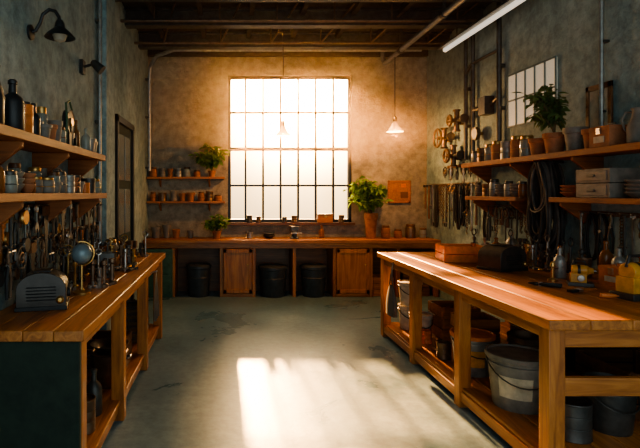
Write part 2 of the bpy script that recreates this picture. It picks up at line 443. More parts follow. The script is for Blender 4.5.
# ------------------------------------------------------------------ small object library
def jar(loc, r, h, body, lid, name="storage_jar"):
    g = G(name, loc)
    g.lathe([(r * .9, 0), (r, .01), (r, h * .72), (r * .92, h * .8), (r * .78, h * .84)], body, n=18)
    g.lathe([(r * .84, h * .83), (r * .86, h * .85), (r * .86, h * .96), (r * .8, h), (0, h)], lid, n=18)
    g.ring((0, 0, h * .4), r * 1.0, .003, lid); g.done()
def bottle(loc, r, h, m, name="bottle"):
    g = G(name, loc)
    g.lathe([(r * .9, 0), (r, .01), (r, h * .55), (r * .8, h * .65), (r * .35, h * .74), (r * .3, h * .9), (r * .4, h * .91), (r * .4, h * .97), (r * .25, h), (0, h)], m, n=16); g.done()
def pot(loc, r, h, m=None, name="clay_pot"):
    g = G(name, loc); m = m or terra
    g.lathe([(r * .7, 0), (r * .92, h * .75), (r * 1.05, h * .76), (r * 1.08, h), (r * .95, h), (r * .9, h * .85), (0, h * .84)], m, n=18); g.done()
def can(loc, r, h, m, name="tin_can"):
    g = G(name, loc)
    g.lathe([(r, 0), (r * 1.03, .005), (r, .012), (r, h * .33), (r * .97, h * .35), (r, h * .37), (r, h * .64), (r * .97, h * .66), (r, h * .68), (r, h - .012), (r * 1.04, h - .006), (r * 1.02, h), (r * .9, h), (r * .9, h - .01), (0, h - .01)], m, n=18); g.done()
def jug(loc, r, h, m, rz=0):
    g = G("metal_jug", loc, rz)
    g.lathe([(r * .85, 0), (r, .02), (r, h * .5), (r * .6, h * .75), (r * .55, h * .9), (r * .65, h), (r * .5, h), (r * .45, h * .9), (0, h * .7)], m, n=18)
    g.tube([(r * .55, 0, h * .9), (r * 1.2, 0, h * .92), (r * 1.5, 0, h * .7), (r * 1.3, 0, h * .45), (r, 0, h * .35)], .008, m); g.done()
def bowl_stack(loc, r, n, m, name="bowl_stack"):
    g = G(name, loc)
    for i in range(n):
        z = i * .03; g.lathe([(r * .4, z), (r * .5, z + .004), (r, z + .045), (r * .97, z + .05), (r * .45, z + .012), (0, z + .01)], m, n=20)
    g.done()
def toaster(loc, rz, m, w=.28, d=.2, h=.22, name="toaster"):
    g = G(name, loc, rz)
    prof = [(-w / 2, .02)] + [(-w / 2, h * .55)] + [(-w / 2 * math.cos(a) , h * .55 + (h * .43) * math.sin(a)) for a in [pi * k / 14 for k in range(1, 14)]] + [(w / 2, h * .55), (w / 2, .02)]
    g.prism(prof, d, m, (0, 0, 0))
    g.box((0, 0, .012), (w * 1.05, d * 1.08, .024), black)
    for k in range(5): g.box((0, -d / 2 - .003, .06 + k * .018), (w * .6, .008, .006), black)
    g.box((0, 0, h * .975), (w * .35, d * .55, .012), black)
    g.lathe([(.022, 0), (.022, .02), (.012, .03)], brass, (w * .38, -d / 2, .06), (pi / 2, 0, 0), 12)
    g.lathe([(.028, 0), (.028, .018), (0, .02)], black, (w / 2, 0, .08), (0, pi / 2, 0), 12)
    g.done(.004)
def bucket(loc, r, h, m, lid=None, name="bucket", label=None, rz=0):
    g = G(name, loc, rz)
    pr = [(r * .8, 0), (r * .82, .01), (r * .96, h * .8), (r * 1.02, h * .81), (r * 1.02, h * .84), (r * .97, h * .85), (r * .99, h * .95)]
    if lid:
        g.lathe(pr, m, n=28); g.lathe([(r * 1.02, h * .91), (r * 1.06, h * .92), (r * 1.06, h), (r * .98, h * 1.01), (r * .94, h * .97), (0, h * .97)], lid, n=28)
    else:
        g.lathe(pr + [(r * 1.03, h), (r * .98, h), (r * .78, .02), (0, .02)], m, n=28)
    g.tube([(r * 1.02 * math.cos(a), -r * 1.05 * math.sin(a), h * .85 - .35 * h * math.sin(a)) for a in [pi * k / 12 for k in range(13)]], .005, steel_dk, 6)
    if label:
        vs = []
        for k in range(9):
            a = -pi / 2 - .6 + 1.2 * k / 8 - .4
            for z in (h * .25, h * .65):
                rr = r * (.815 + .18 * z / h) * 1.015; vs.append((rr * math.cos(a), rr * math.sin(a), z))
        g.add(vs, [(2 * k, 2 * k + 2, 2 * k + 3, 2 * k + 1) for k in range(8)], label)
    g.done()
def plant(loc, pr, ph, r, hgt, n, seed, lm=leaf, potm=None, name="potted_plant", droop=0.2, cx=0, ls=.06, cy=0):
    q = random.Random(seed); g = G(name, loc)
    g.lathe([(pr * .7, 0), (pr * .95, ph * .75), (pr * 1.05, ph * .78), (pr * 1.08, ph), (pr * .95, ph), (pr * .9, ph * .9), (0, ph * .9)], potm or terra, n=18)
    g.lathe([(pr * .9, ph * .9), (0, ph * .93)], soil, n=12)
    for b in range(max(5, n // 14)):
        a = q.uniform(0, 2 * pi); rr = r * q.uniform(.15, 1); zt = ph + hgt * (q.uniform(.35, 1) * (1 - .35 * rr / r))
        E = Vector((rr * math.cos(a) + cx, rr * math.sin(a) * .6 + cy, zt)); S = Vector((0, 0, ph * .9)); Mi = (S + E) / 2 + Vector((0, 0, hgt * .18)) - Vector((E.x, E.y, 0)) * .25
        pts = [(S * (1 - t) ** 2 + Mi * 2 * t * (1 - t) + E * t * t) for t in (0, .2, .4, .6, .8, 1)]
        g.tube(pts, [.005, .005, .004, .004, .003, .002], stem, 5)
        for k in range(14):
            t = q.uniform(.35, 1.05); P = S * (1 - t) ** 2 + Mi * 2 * t * (1 - t) + E * t * t
            M = Matrix.Translation(P) @ Euler((q.uniform(-.9, .5) - droop, q.uniform(-.6, .6), q.uniform(0, 2 * pi))).to_matrix().to_4x4()
            L = ls * q.uniform(.6, 1.3); w = L * .32
            vs = [M @ Vector(v) for v in ((0, 0, 0), (w, L * .4, .25 * w), (w * .6, L * .8, 0), (0, L * 1.1, -.15 * L), (-w * .6, L * .8, 0), (-w, L * .4, .25 * w), (0, L * .5, -.1 * w))]
            g.add(vs, [(0, 1, 6), (1, 2, 6), (2, 3, 6), (3, 4, 6), (4, 5, 6), (5, 0, 6)], lm)
    return g.done()
def tool(g, x, y, z, L, k, q):
    if k == 0:
        g.tube([(x, y, z), (x, y, z - L)], .010, steel, 6); g.ring((x, y, z - .01), .022, .008, steel, (0, pi / 2, 0), 10)
        g.prism([(-.03, 0), (-.01, .035), (.01, .035), (.03, 0), (.022, -.035), (.008, -.008), (-.008, -.008), (-.022, -.035)], .014, steel, (x, y, z - L), (0, 0, pi / 2))
    elif k == 1:
        g.tube([(x, y, z), (x, y, z - L)], [.012, .016], woodd, 8); g.lathe([(.018, -.06), (.024, -.03), (.016, -.01), (.016, .02), (.022, .035), (.022, .06)], steel_dk, (x, y, z - .01), (pi / 2, 0, 0), 12)
    elif k == 2:
        for s in (-1, 1):
            g.tube([(x, y + s * .022, z - L), (x, y + s * .028, z - L * .6), (x, y + s * .005, z - L * .35), (x, y - s * .012, z - L * .15), (x, y - s * .003, z)], [.01, .01, .011, .010, .004], q.choice((black, steel_dk, iron, steel)), 6)
        g.lathe([(.014, -.01), (.014, .01)], steel, (x, y, z - L * .33), (0, pi / 2, 0), 10)
    elif k == 3:
        g.lathe([(.0, 0), (.014, .004), (.018, .03), (.012, .09), (.016, .1), (.006, .11), (.005, L), (.003, L + .01)], q.choice((orange, steel_dk, iron)), (x, y, z), (pi, 0, 0), 10)
    elif k == 4:
        g.ring((x, y, z - .07), .065, .009, steel_dk, (0, pi / 2, 0), 16); g.ring((x, y, z - .07), .03, .009, iron, (0, pi / 2, 0), 12)
        g.tube([(x, y, z - .1), (x, y, z - L)], .008, steel_dk, 6)
    elif k == 5:
        n = int(L / .026)
        for i in range(n): g.ring((x, y, z - .015 - i * .026), .015, .0045, iron, (pi / 2, 0, 0) if i % 2 else (0, pi / 2, 0), 8, 1.0)
        g.tube([(x, y, z - L), (x, y + .02, z - L - .03), (x, y, z - L - .06), (x, y - .02, z - L - .04)], .008, steel, 6)
    elif k == 6:
        g.prism([(-.04, 0), (.04, 0), (.015, -L), (-.0, -L)], .004, steel_dk, (x, y, z - .06), (0, 0, pi / 2)); g.box((x, y, z - .03), (.02, .08, .06), woodd)
    elif k == 7:
        g.tube([(x, y - .03, z), (x, y - .03, z - L), (x, y + .03, z - L), (x, y + .03, z - L + .06)], .010, steel_dk, 6); g.cyl((x, y + .03, z - L + .06), (x, y - .06, z - L + .06), .007, steel, 6)
    elif k == 8:
        r = .03 + .4 * L * .12
        for s in (-1, 1): g.lathe([(r, -.012), (r * 1.1, 0), (r, .012)], q.choice((iron, brass, steel_dk)), (x, y + s * .01, z - L * (.5 + s * .3)), (0, pi / 2, 0), 14)
        g.tube([(x, y, z), (x, y, z - L)], .007, steel, 6)
    elif k == 9:
        n = 16; w = q.uniform(.05, .09)
        for j in range(2):
            g.tube([(x + .02 * j, y + w * math.sin(2 * pi * i / n) * (.5 + .5 * (i / n if i < n / 2 else 1 - i / n) * 2), z - L / 2 + L / 2 * math.cos(2 * pi * i / n)) for i in range(n)], .009, ropem, 6, True)
def hang_rack(name, xw, sgn, y0, y1, z, n, seed, Lr=(.15, .38), rows=1, dz=.2, kinds=(0, 1, 2, 3, 4, 5, 6, 7, 8, 0, 2, 4)):
    q = random.Random(seed); g = G(name)
    for rr in range(rows):
        zz = z - rr * dz
        g.bb((xw, y0, zz - .02), (xw + sgn * .02, y1, zz + .02), woodd)
        for i in range(n):
            y = y0 + .04 + (y1 - y0 - .08) * i / (n - 1); L = q.uniform(*Lr)
            xo = .035 + .03 * ((i + rr) % 3)
            g.cyl((xw + sgn * .01, y, zz), (xw + sgn * (xo + .02), y, zz + .012), .004, steel, 5)
            tool(g, xw + sgn * xo, y, zz, L, q.choice(kinds), q)
    g.done()
HT = "hanging_tool_rack"
hang_rack(HT, XL, 1, 2.5, 4.8, LL - .09, 40, 3, (.12, .3), 2, .22)
hang_rack(HT, XR, -1, 6.45, 8.05, 1.72, 24, 5, (.35, .65), kinds=(0, 2, 4, 5, 7, 1, 9, 9))
hang_rack(HT, XR, -1, 5.15, 6.25, RL - .12, 17, 9, (.2, .45), kinds=(0, 1, 2, 4, 5, 7, 9))
hang_rack(HT, XR, -1, 2.9, 4.6, RL - .14, 22, 21, (.18, .48), kinds=(0, 2, 4, 5, 7, 8, 9))
hang_rack(HT, XR, -1, 6.42, 7.4, 1.98, 8, 22, (.15, .22), kinds=(0, 2, 4))

g = G("hanging_cable_coil", (XR - .15, 4.86, 1.90))
g.cyl((.15, 0, 0), (-.08, 0, .02), .012, steel_dk)
q = random.Random(4)
for i in range(30):
    w = q.uniform(.09, .22); L = q.uniform(.75, 1.0) if i < 22 else q.uniform(.45, .7); xo = q.uniform(-.12, .07); yo = q.uniform(-.02, .02)
    if L > .9: L = .93
    pts = []
    for k in range(22):
        a = 2 * pi * k / 22
        pts.append((xo + .01 * math.sin(3 * a + i), yo + w * math.sin(a) * (1 - .5 * (1 + math.cos(a)) / 2), -L / 2 + (L / 2) * math.cos(a)))
    g.tube(pts, .012, (ropem, ropem, canvas)[i % 3], 6, True)
g.done()

q = random.Random(2)
def fill_shelf(xc, y0, y1, z, kinds, q, hmin, hmax, jitter=.02, gap=.015, skip=(), rr=(.04, .07)):
    y = y0
    while y < y1:
        r = q.uniform(*rr); h = q.uniform(hmin, hmax); k = q.choice(kinds); yy = y + r
        x = xc + q.uniform(-jitter, jitter)
        if not any(a < yy < b for a, b in skip) and yy + r < y1:
            if k == 'jar': jar((x, yy, z), r, h, q.choice((jar_glass, jar_glass, amber, stone, galv)), q.choice((steel_dk, brass, woodd)))
            elif k == 'bottle': bottle((x, yy, z), r * .8, h * 1.25, q.choice((amber, black, jar_glass, gcab)))
            elif k == 'can': can((x, yy, z), r, h * .9, q.choice((galv, iron, orange, steel_dk, stone)))
            elif k == 'pot': pot((x, yy, z), r, h * .8, q.choice((terra, galv, stone)))
            elif k == 'bowl': bowl_stack((x, yy, z), r * 1.05, 3, q.choice((terra, steel_dk, stone)))
        y += 2 * r + gap * q.uniform(.3, 1.6)
xl = XL + .19
ALLK = ['can', 'jar', 'bottle', 'pot', 'jar']
fill_shelf(xl, 2.72, 3.5, LU, ALLK, q, .1, .19, rr=(.04, .055)); fill_shelf(xl, 3.85, 4.22, LU, ALLK, q, .1, .19, rr=(.04, .055))
fill_shelf(XL + .065, 2.5, 3.5, LU, ALLK, q, .15, .26, 0, rr=(.035, .05)); fill_shelf(XL + .065, 3.85, 4.22, LU, ALLK, q, .15, .26, 0, rr=(.035, .05))
fill_shelf(xl, 2.3, 4.28, LL, ['can', 'jar', 'jar', 'pot', 'bowl', 'bottle'], q, .08, .15, rr=(.04, .055))
fill_shelf(XL + .065, 2.3, 4.28, LL, ['can', 'jar', 'bottle', 'pot'], q, .12, .19, 0, rr=(.035, .05))
jug((XL + .17, 2.42, LU), .055, .3, black, 2.5)
bottle((XL + .19, 2.6, LU), .06, .27, black, "oil_bottle")
g = G("pulley_block", (XL + .14, 3.67, LU))
g.box((0, 0, .01), (.14, .2, .02), steel_dk); g.box((0, 0, .1), (.03, .05, .18), steel_dk)
g.lathe([(.08, -.015), (.09, -.02), (.07, 0), (.09, .02), (.08, .015)], steel_dk, (0, 0, .2), (0, pi / 2, 0)); g.lathe([(.03, -.03), (.03, .03)], brass, (0, 0, .2), (0, pi / 2, 0))
g.tube([(0, -.06, .02), (.02, -.1, .2), (0, -.06, .33), (0, .02, .36), (0, .08, .3)], .008, gcab); g.done()

# --- left bench contents
toastm = simple("toaster_steel", (.06, .052, .045), .4, .4)
toaster((XL + .22, 2.95, BZ), 0.25, toastm, .27, .22, .22)
globem = simple("globe_blue_grey", (.20, .27, .30), .35, .2, bmp=.02)
g = G("desk_globe", (-.98, 3.35, BZ), .2)
g.lathe([(.06, 0), (.06, .01), (.02, .02), (.008, .04), (.008, .19), (0, .19)], brass)
g.lathe([(.068 * math.sin(pi * i / 14), -.068 * math.cos(pi * i / 14)) for i in range(15)], globem, (0, 0, .265), (.35, 0, 0), 28)
g.tube([(0.08 * math.cos(a), 0, .265 + .08 * math.sin(a)) for a in [-pi / 2 + pi * k / 12 for k in range(-1, 14)]], .005, brass, 6); g.done()
def vise(loc, rz, m, s=1.0):
    g = G("bench_vise", loc, rz)
    g.lathe([(.07 * s, 0), (.07 * s, .015), (.045 * s, .03), (.04 * s, .07 * s)], m); g.box((0, 0, .1 * s), (.08 * s, .14 * s, .07 * s), m)
    for t in (-1, 1): g.box((0, t * .05 * s, .16 * s), (.12 * s, .03 * s, .07 * s), m)
    g.box((0, -.09 * s, .1 * s), (.05 * s, .1 * s, .05 * s), m); g.cyl((0, -.2 * s, .1 * s), (0, 0, .1 * s), .014 * s, steel); g.cyl((-.08 * s, -.19 * s, .1 * s), (.08 * s, -.19 * s, .1 * s), .006, steel, 6)
    g.lathe([(0, -.01), (.011, 0), (0, .01)], steel, (.08 * s, -.19 * s, .1 * s)); g.done(.004)
vise((-.98, 4.0, BZ), .4, steel_dk); vise((-.98, 4.95, BZ), -.3, iron)
def gears(name, loc, seed, n=7, spr=.14, hs=1.0):
    q = random.Random(seed); g = G(name, loc)
    for i in range(n):
        a = 2 * pi * i / n; x = spr * math.cos(a) * q.uniform(.5, 1); y = spr * math.sin(a) * q.uniform(.6, 1.4); r = q.uniform(.022, .045)
        k = q.randrange(5); m = q.choice((steel, iron, brass, steel_dk, steel_dk))
        if k == 0:
            prof = []
            for t in range(24):
                rr = r * (1.0 if t % 2 else .8); prof.append((rr * math.cos(2 * pi * t / 24), rr * math.sin(2 * pi * t / 24)))
            g.prism(prof, .018, m, (x, y, .009), (pi / 2, 0, 0))
            g.lathe([(r * .35, 0), (r * .35, .04), (r * .2, .04)], m, (x, y, 0), n=10)
        elif k == 1:
            g.lathe([(r, 0), (r, .02), (r * .5, .03), (r * .4, .12 * hs), (r * .7, .13 * hs), (r * .7, .15 * hs), (0, .155 * hs)], m, (x, y, 0), n=14); g.cyl((x - .04, y, .1 * hs), (x + .04, y, .1 * hs), .006, steel, 6)
        elif k == 2:
            g.tube([(x, y - .05, .012), (x + .02, y, .012), (x, y + .05, .012), (x - .02, y + .09, .012)], .011, m, 8); g.ring((x, y - .06, .012), .02, .008, m, (0, 0, 0), 10)
        elif k == 3:
            g.lathe([(r * .8, 0), (r * .8, .05), (r, .055), (r, .07), (r * .6, .08), (r * .6, .11 * hs), (0, .11 * hs)], m, (x, y, 0), n=6)
        else:
            g.lathe([(r, 0), (r, .012), (.01, .02), (.008, .17 * hs), (0, .17 * hs)], m, (x, y, 0), n=12); g.ring((x, y, .17 * hs + r * .8), r * .8, .006, m, (pi / 2, 0, .5), 12)
    g.done()
for i, (x, y) in enumerate(((-1.14, 3.5), (-.92, 3.62), (-1.16, 3.8), (-1.16, 4.15), (-.9, 4.4), (-1.14, 4.6), (-.93, 4.68), (-.95, 5.3))): gears("machine_parts", (x, y, BZ), 30 + i, 9, .09, 1.25)
can((-1.22, 3.3, BZ), .045, .16, galv); can((-1.2, 4.38, BZ), .05, .18, iron); jar((-1.18, 5.05, BZ), .06, .2, jar_glass, brass); jug((-1.2, 5.25, BZ), .05, .2, steel_dk)
jar((-1.21, 4.82, BZ), .05, .2, amber, steel_dk)
# --- under left bench
SZ = .15
g = G("stock_pot", (-.90, 3.80, SZ))
g.lathe([(.11, 0), (.12, .02), (.13, .24), (.14, .25), (.13, .26), (.12, .25), (.10, .03), (0, .03)], iron, n=26)
for s in (-1, 1): g.tube([(s * .125, -.03, .2), (s * .16, -.02, .21), (s * .16, .02, .21), (s * .125, .03, .2)], .008, steel_dk)
g.done()
g = G("frying_pan", (-.90, 3.80, SZ + .262)); g.lathe([(.09, 0), (.14, .045), (.145, .05), (.135, .048), (.085, .006), (0, .006)], steel_dk, n=26)
g.tube([(.03, .13, .04), (.02, .25, .07), (-.02, .36, .09)], [.01, .009, .012], black); g.done()
bottle((-.88, 3.28, SZ), .055, .3, steel_dk, "steel_flask"); can((-1.1, 3.3, SZ), .09, .25, iron, "paint_tin"); can((-.88, 3.05, SZ), .07, .2, iron, "paint_tin")
jug((-1.05, 2.85, SZ), .08, .3, steel_dk)
crate((-1.02, 4.25, SZ), (.34, .28, .25), woodd).done()
g = G("woven_basket", (-.95, 4.95, SZ))
for k in range(12):
    z = .015 + k * .03; g.ring((0, 0, z), .13 + .02 * math.sin(k / 12 * pi), .017, canvas if k % 2 else stem, (0, 0, 0), 20)
for k in range(12):
    a = 2 * pi * k / 12; g.tube([(.14 * math.cos(a), .14 * math.sin(a), 0), (.165 * math.cos(a), .165 * math.sin(a), .18), (.14 * math.cos(a), .14 * math.sin(a), .37)], .008, stem, 5)
g.tube([(-.13, 0, .36), (-.1, 0, .5), (0, 0, .56), (.1, 0, .5), (.13, 0, .36)], .012, canvas); g.lathe([(.12, 0), (.13, .01), (0, .012)], stem); g.done()
g = G("hanging_work_apron", (-.712, 4.75, .86))
g.cyl((-.03, 0, -.02), (.04, 0, 0), .008, steel)
n = 10; vs = []
for i in range(n + 1):
    t = i / n
    for j in range(9):
        s = j / 8 - .5; vs.append((.03 + .02 * math.sin(j * 2.1) * t, s * (.06 + .2 * min(1, t * 2)), -.45 * t))
fs = [(i * 9 + j, i * 9 + j + 1, i * 9 + j + 10, i * 9 + j + 9) for i in range(n) for j in range(8)]
g.add(vs, fs, canvas); g.done()

# --- right shelves contents
xr = XR - .17
q = random.Random(8)
for y, r, h, k, bm_ in ((6.2, .06, .15, 'j', galv), (6.05, .07, .17, 'c', iron), (5.87, .06, .2, 'j', jar_glass), (5.7, .065, .22, 'j', terra), (5.53, .07, .2, 'c', galv), (5.35, .075, .24, 'j', terra), (5.16, .07, .22, 'j', jar_glass)):
    if k == 'c': can((xr, y, RU), r, h, bm_)
    else: jar((xr + q.uniform(-.02, .02), y, RU), r, h, bm_, q.choice((brass, steel_dk)))
pot((xr, 4.98, RU), .085, .17)
plant((xr - .02, 4.70, RU), .095, .19, .29, .52, 380, 5, leafd, terra, ls=.08, cx=-.08)
pot((xr, 4.45, RU), .09, .21, stone)
pot((xr, 4.24, RU), .075, .17, terra)
g = G("picture_frame", (XR - .05, 4.36, RU), 0)
for (c, d) in (((0, 0, .025), (.02, .3, .05)), ((0, 0, .555), (.02, .3, .05)), ((0, -.13, .29), (.02, .04, .58)), ((0, .13, .29), (.02, .04, .58))): g.box((c[0] + .025, c[1], c[2]), d, woodd)
g.box((.028, 0, .29), (.01, .24, .5), paper); g.done(.003)
def tin_box(loc, d, m, name, rz=0):
    g = G(name, loc, rz); x, y, z = d
    g.box((0, 0, z * .4), (x, y, z * .8), m); g.box((0, 0, z * .87), (x * 1.03, y * 1.03, z * .22), m)
    g.tube([(0, -y * .2, z * .97), (0, -y * .18, z * 1.12), (0, y * .18, z * 1.12), (0, y * .2, z * .97)], .006, steel)
    g.box((-x / 2 - .006, 0, z * .75), (.012, .04, .05), steel); g.box((-x / 2 - .003, 0, z * .35), (.006, y * .5, z * .3), paper); g.done(.004)
tin_box((xr, 4.03, RU), (.2, .22, .17), terra, "storage_tin")
jug((xr, 3.76, RU), .075, .27, stone, 2)
jar((xr, 3.55, RU), .08, .24, jar_glass, brass); can((xr, 3.35, RU), .08, .2, orange)
for y, r, h, k in ((6.12, .06, .1, 'b'), (5.95, .06, .15, 'c'), (5.8, .055, .2, 'j'), (5.65, .06, .1, 'b'), (5.5, .05, .17, 'j'), (5.36, .06, .1, 'b'), (5.24, .045, .16, 'j')):
    if k == 'b': bowl_stack((xr, y, RL), r * 1.1, 4, q.choice((steel_dk, stone)))
    elif k == 'c': can((xr, y, RL), r, h, iron)
    else: jar((xr, y, RL), r, h, q.choice((amber, galv)), steel_dk)
bowl_stack((xr, 4.48, RL), .1, 3, terra)
g = G("metal_file_box", (xr, 4.08, RL))
for z in (0, .12):
    g.box((0, 0, z + .06), (.24, .38, .115), stone); g.box((-.123, 0, z + .06), (.006, .32, .08), grayp); g.box((-.132, 0, z + .06), (.014, .08, .018), steel_dk)
g.done(.003)
bowl_stack((xr, 3.76, RL), .09, 4, stone); can((xr, 3.55, RL), .07, .14, orange); jar((xr, 3.35, RL), .07, .2, amber, brass)

# --- right bench contents
g = crate((2.30, 4.95, BZ), (.38, .28, .16), orange, -.1, "orange_parts_crate", 2)
g.bb((-.15, -.1, .012), (.15, .1, .1), terra); g.done()
toaster((2.40, 4.38, BZ), .35, toastm, .3, .24, .22)
bottle((2.62, 3.95, BZ), .045, .24, galv, "oil_bottle"); bottle((2.72, 4.1, BZ), .035, .24, amber); can((2.85, 4.0, BZ), .05, .15, iron)
g = G("hand_vise", (2.48, 3.82, BZ), .3)
g.lathe([(.035, 0), (.035, .012), (.012, .02), (.012, .1), (.02, .11), (.014, .14), (.0, .15)], brass, n=12); g.cyl((-.05, 0, .09), (.05, 0, .09), .006, steel, 6); g.done()
g = G("pliers", (2.26, 3.62, BZ + .012), .9)
for s in (-1, 1):
    g.tube([(s * .035, -.13, 0), (s * .038, -.06, 0), (s * .006, .0, 0), (-s * .014, .03, 0), (-s * .004, .075, 0)], [.011, .011, .012, .01, .004], black, 8)
g.lathe([(.016, -.012), (.016, .014)], steel, n=12); g.done()
g = G("paint_brush", (2.42, 3.4, BZ + .012), 1.9)
g.tube([(0, -.12, 0), (0, 0, 0), (0, .03, 0)], [.006, .01, .012], woody, 8); g.box((0, .05, 0), (.04, .04, .018), steel); g.box((0, .1, 0), (.038, .07, .018), black); g.done()
g = G("screwdriver", (2.38, 3.2, BZ + .016), 1.3); g.lathe([(0, 0), (.014, .004), (.016, .05), (.01, .09), (.004, .095), (.004, .2), (.002, .21)], orange, (0, 0, 0), (pi / 2, 0, 0), 10); g.done()
def power_tool(loc, rz, sc, name):
    g = G(name, loc, rz); s = sc
    g.box((0, 0, .02 * s), (.24 * s, .16 * s, .04 * s), steel_dk)
    g.box((-.02 * s, 0, .09 * s), (.15 * s, .12 * s, .1 * s), yellow)
    g.lathe([(.055 * s, -.08 * s), (.06 * s, -.07 * s), (.06 * s, .06 * s), (.04 * s, .08 * s), (.03 * s, .12 * s), (0, .12 * s)], yellow, (0, 0, .17 * s), (0, pi / 2, 0), 16)
    g.lathe([(.061 * s, -.03 * s), (.061 * s, .0)], black, (0, 0, .17 * s), (0, pi / 2, 0), 16)
    g.tube([(-.08 * s, 0, .2 * s), (-.06 * s, 0, .27 * s), (.04 * s, 0, .27 * s), (.06 * s, 0, .2 * s)], .012 * s, black)
    g.lathe([(.035 * s, 0), (.035 * s, .015 * s), (0, .016 * s)], steel, (-.0, -.06 * s, .09 * s), (pi / 2, 0, 0), 14)
    g.cyl((.1 * s, 0, .17 * s), (.15 * s, 0, .17 * s), .01 * s, steel); g.done(.004)
power_tool((2.60, 3.18, BZ), .2, 1.0, "bench_grinder"); power_tool((2.55, 3.62, BZ), -.5, .65, "small_motor")
tin_box((2.85, 3.62, BZ), (.18, .2, .14), orange, "parts_tin", .2)
toaster((2.98, 3.3, BZ), -.2, iron, .22, .16, .16, "radio")
for i, (x, y) in enumerate(((2.98, 5.15), (2.85, 4.65), (2.95, 4.3), (2.7, 5.35), (2.75, 4.4))): gears("machine_parts", (x, y, BZ), 50 + i, 8, .1, 1.3)
for x, y, r, h in ((3.05, 3.9, .05, .24), (3.1, 3.75, .045, .2), (3.12, 5.5, .06, .24), (2.95, 5.5, .05, .18), (3.1, 4.1, .05, .28), (3.12, 4.88, .05, .2)): bottle((x, y, BZ), r, h, q.choice((amber, galv, black)))

# --- under right bench
bucket((1.98, 3.42, SZ), .19, .36, grayp, grayp, "lidded_bucket", paper, -.2)
bucket((1.98, 4.05, SZ), .16, .32, galv, orange, "lidded_bucket", yellow)
bucket((1.95, 5.36, SZ), .12, .25, cream, None, "bucket"); bucket((1.95, 5.36, SZ + .25), .12, .25, cream, cream, "bucket")
bucket((1.94, 5.03, SZ), .11, .24, cream, cream, "bucket")
crate((2.3, 5.1, SZ), (.36, .36, .32), woodx).done(.003)
crate((2.2, 4.46, SZ), (.3, .26, .36), woodx).done(.003); can((1.9, 4.4, SZ), .06, .14, iron, "paint_tin"); can((1.92, 4.84, SZ), .05, .12, orange, "paint_tin")
g = crate((2.8, 4.3, SZ), (.45, .5, .4), woodd); g.done(.003); g = crate((2.8, 3.45, SZ), (.45, .5, .3), woodd); g.done(.003)
bucket((2.35, 3.08, SZ), .14, .3, steel_dk, None); bucket((2.38, 3.98, SZ), .14, .32, iron, None)
can((2.05, 2.98, SZ), .1, .22, steel_dk, "paint_tin"); tin_box((2.78, 2.98, SZ), (.3, .28, .22), steel_dk, "toolbox")
g = G("cable_spool", (2.37, 3.55, SZ), 0)
g.lathe([(.13, 0), (.13, .015), (.05, .02), (.09, .03), (.09, .13), (.05, .14), (.13, .145), (.13, .16), (0, .16)], woodd, n=24); g.done()
g = G("hanging_work_bag", (1.61, 5.1, .76))
n = 10; vs = []
for i in range(n + 1):
    t = i / n; w = .05 + .08 * math.sin(min(1, t * 1.3) * pi / 2)
    for j in range(16):
        a = 2 * pi * j / 16; vs.append((.055 + w * .3 * math.cos(a), w * math.sin(a) * (1 + .08 * math.sin(5 * a)), -.1 - .3 * t))
fs = [(i * 16 + j, i * 16 + (j + 1) % 16, (i + 1) * 16 + (j + 1) % 16, (i + 1) * 16 + j) for i in range(n) for j in range(16)] + [tuple(n * 16 + j for j in range(16))]
g.add(vs, fs, canvas); g.tube([(.055, -.05, -.1), (.055, -.02, .0), (.075, 0, .13), (.055, .02, 0), (.055, .05, -.1)], .007, canvas, 6); g.cyl((.05, 0, .12), (.12, 0, .12), .006, steel, 6); g.done()

# --- back counter / shelves / sill contents
q = random.Random(6)
for z in (1.86, 1.47):
    x = XL + .1
    while x < -.15:
        r = q.uniform(.045, .07); h = q.uniform(.10, .17)
        if not (z > 1.8 and x > -.45):
            k = q.randrange(3)
            if k == 0: pot((x, YB - .11, z), r, h)
            elif k == 1: jar((x, YB - .11, z), r, h, q.choice((jar_glass, terra)), woodd)
            else: can((x, YB - .11, z), r, h, q.choice((galv, stone, iron)))
        x += 2 * r + q.uniform(.02, .05)
plant((-.26, YB - .13, 1.86), .06, .1, .29, .52, 420, 9, leaf, terra, ls=.09, cy=-.12)
plant((-.18, YB - .25, CZ), .07, .12, .24, .3, 220, 10, leaf, terra, ls=.085, cy=-.05)
for x, r, h in ((-1.15, .08, .18), (-.98, .07, .22), (-.83, .06, .14), (-.6, .05, .12)): pot((x, YB - .2, CZ), r, h, q.choice((terra, stone)))
plant((2.27, YB - .25, CZ), .1, .4, .38, .62, 700, 12, leaf, terra, "potted_ficus", cx=-.1, ls=.1, cy=-.08)
for x, r, h in ((2.52, .07, .2), (2.72, .06, .14), (2.92, .08, .22), (3.12, .06, .16)): jar((x, YB - .2, CZ), r, h, q.choice((terra, iron, jar_glass)), woodd)
g = G("cork_board", (2.80, YB, 1.62))
corkm = simple("cork", (.40, .16, .05), .85, scale=40)
g.box((0, -.012, 0), (.34, .024, .34), corkm)
for c, d in (((0, -.02, .17), (.36, .03, .025)), ((0, -.02, -.17), (.36, .03, .025)), ((-.17, -.02, 0), (.025, .03, .36)), ((.17, -.02, 0), (.025, .03, .36))): g.box(c, d, woodx)
g.box((-.06, -.027, .06), (.1, .004, .12), terra); g.box((.08, -.027, -.05), (.12, .004, .1), woodd); g.box((.07, -.027, .1), (.08, .004, .06), orange); g.done()
for x, r, h in ((.35, .045, .12), (.5, .04, .1), (.92, .04, .09), (1.08, .045, .11), (1.85, .045, .12)): can((x, YB - .05, WZ0), r, h, q.choice((iron, steel_dk)))
g = G("keepsake_box", (1.58, YB - .052, WZ0)); g.box((0, 0, .06), (.24, .09, .12), woodx); g.box((0, 0, .13), (.26, .096, .025), woodd); g.box((0, -.048, .1), (.04, .008, .04), brass); g.done(.003)
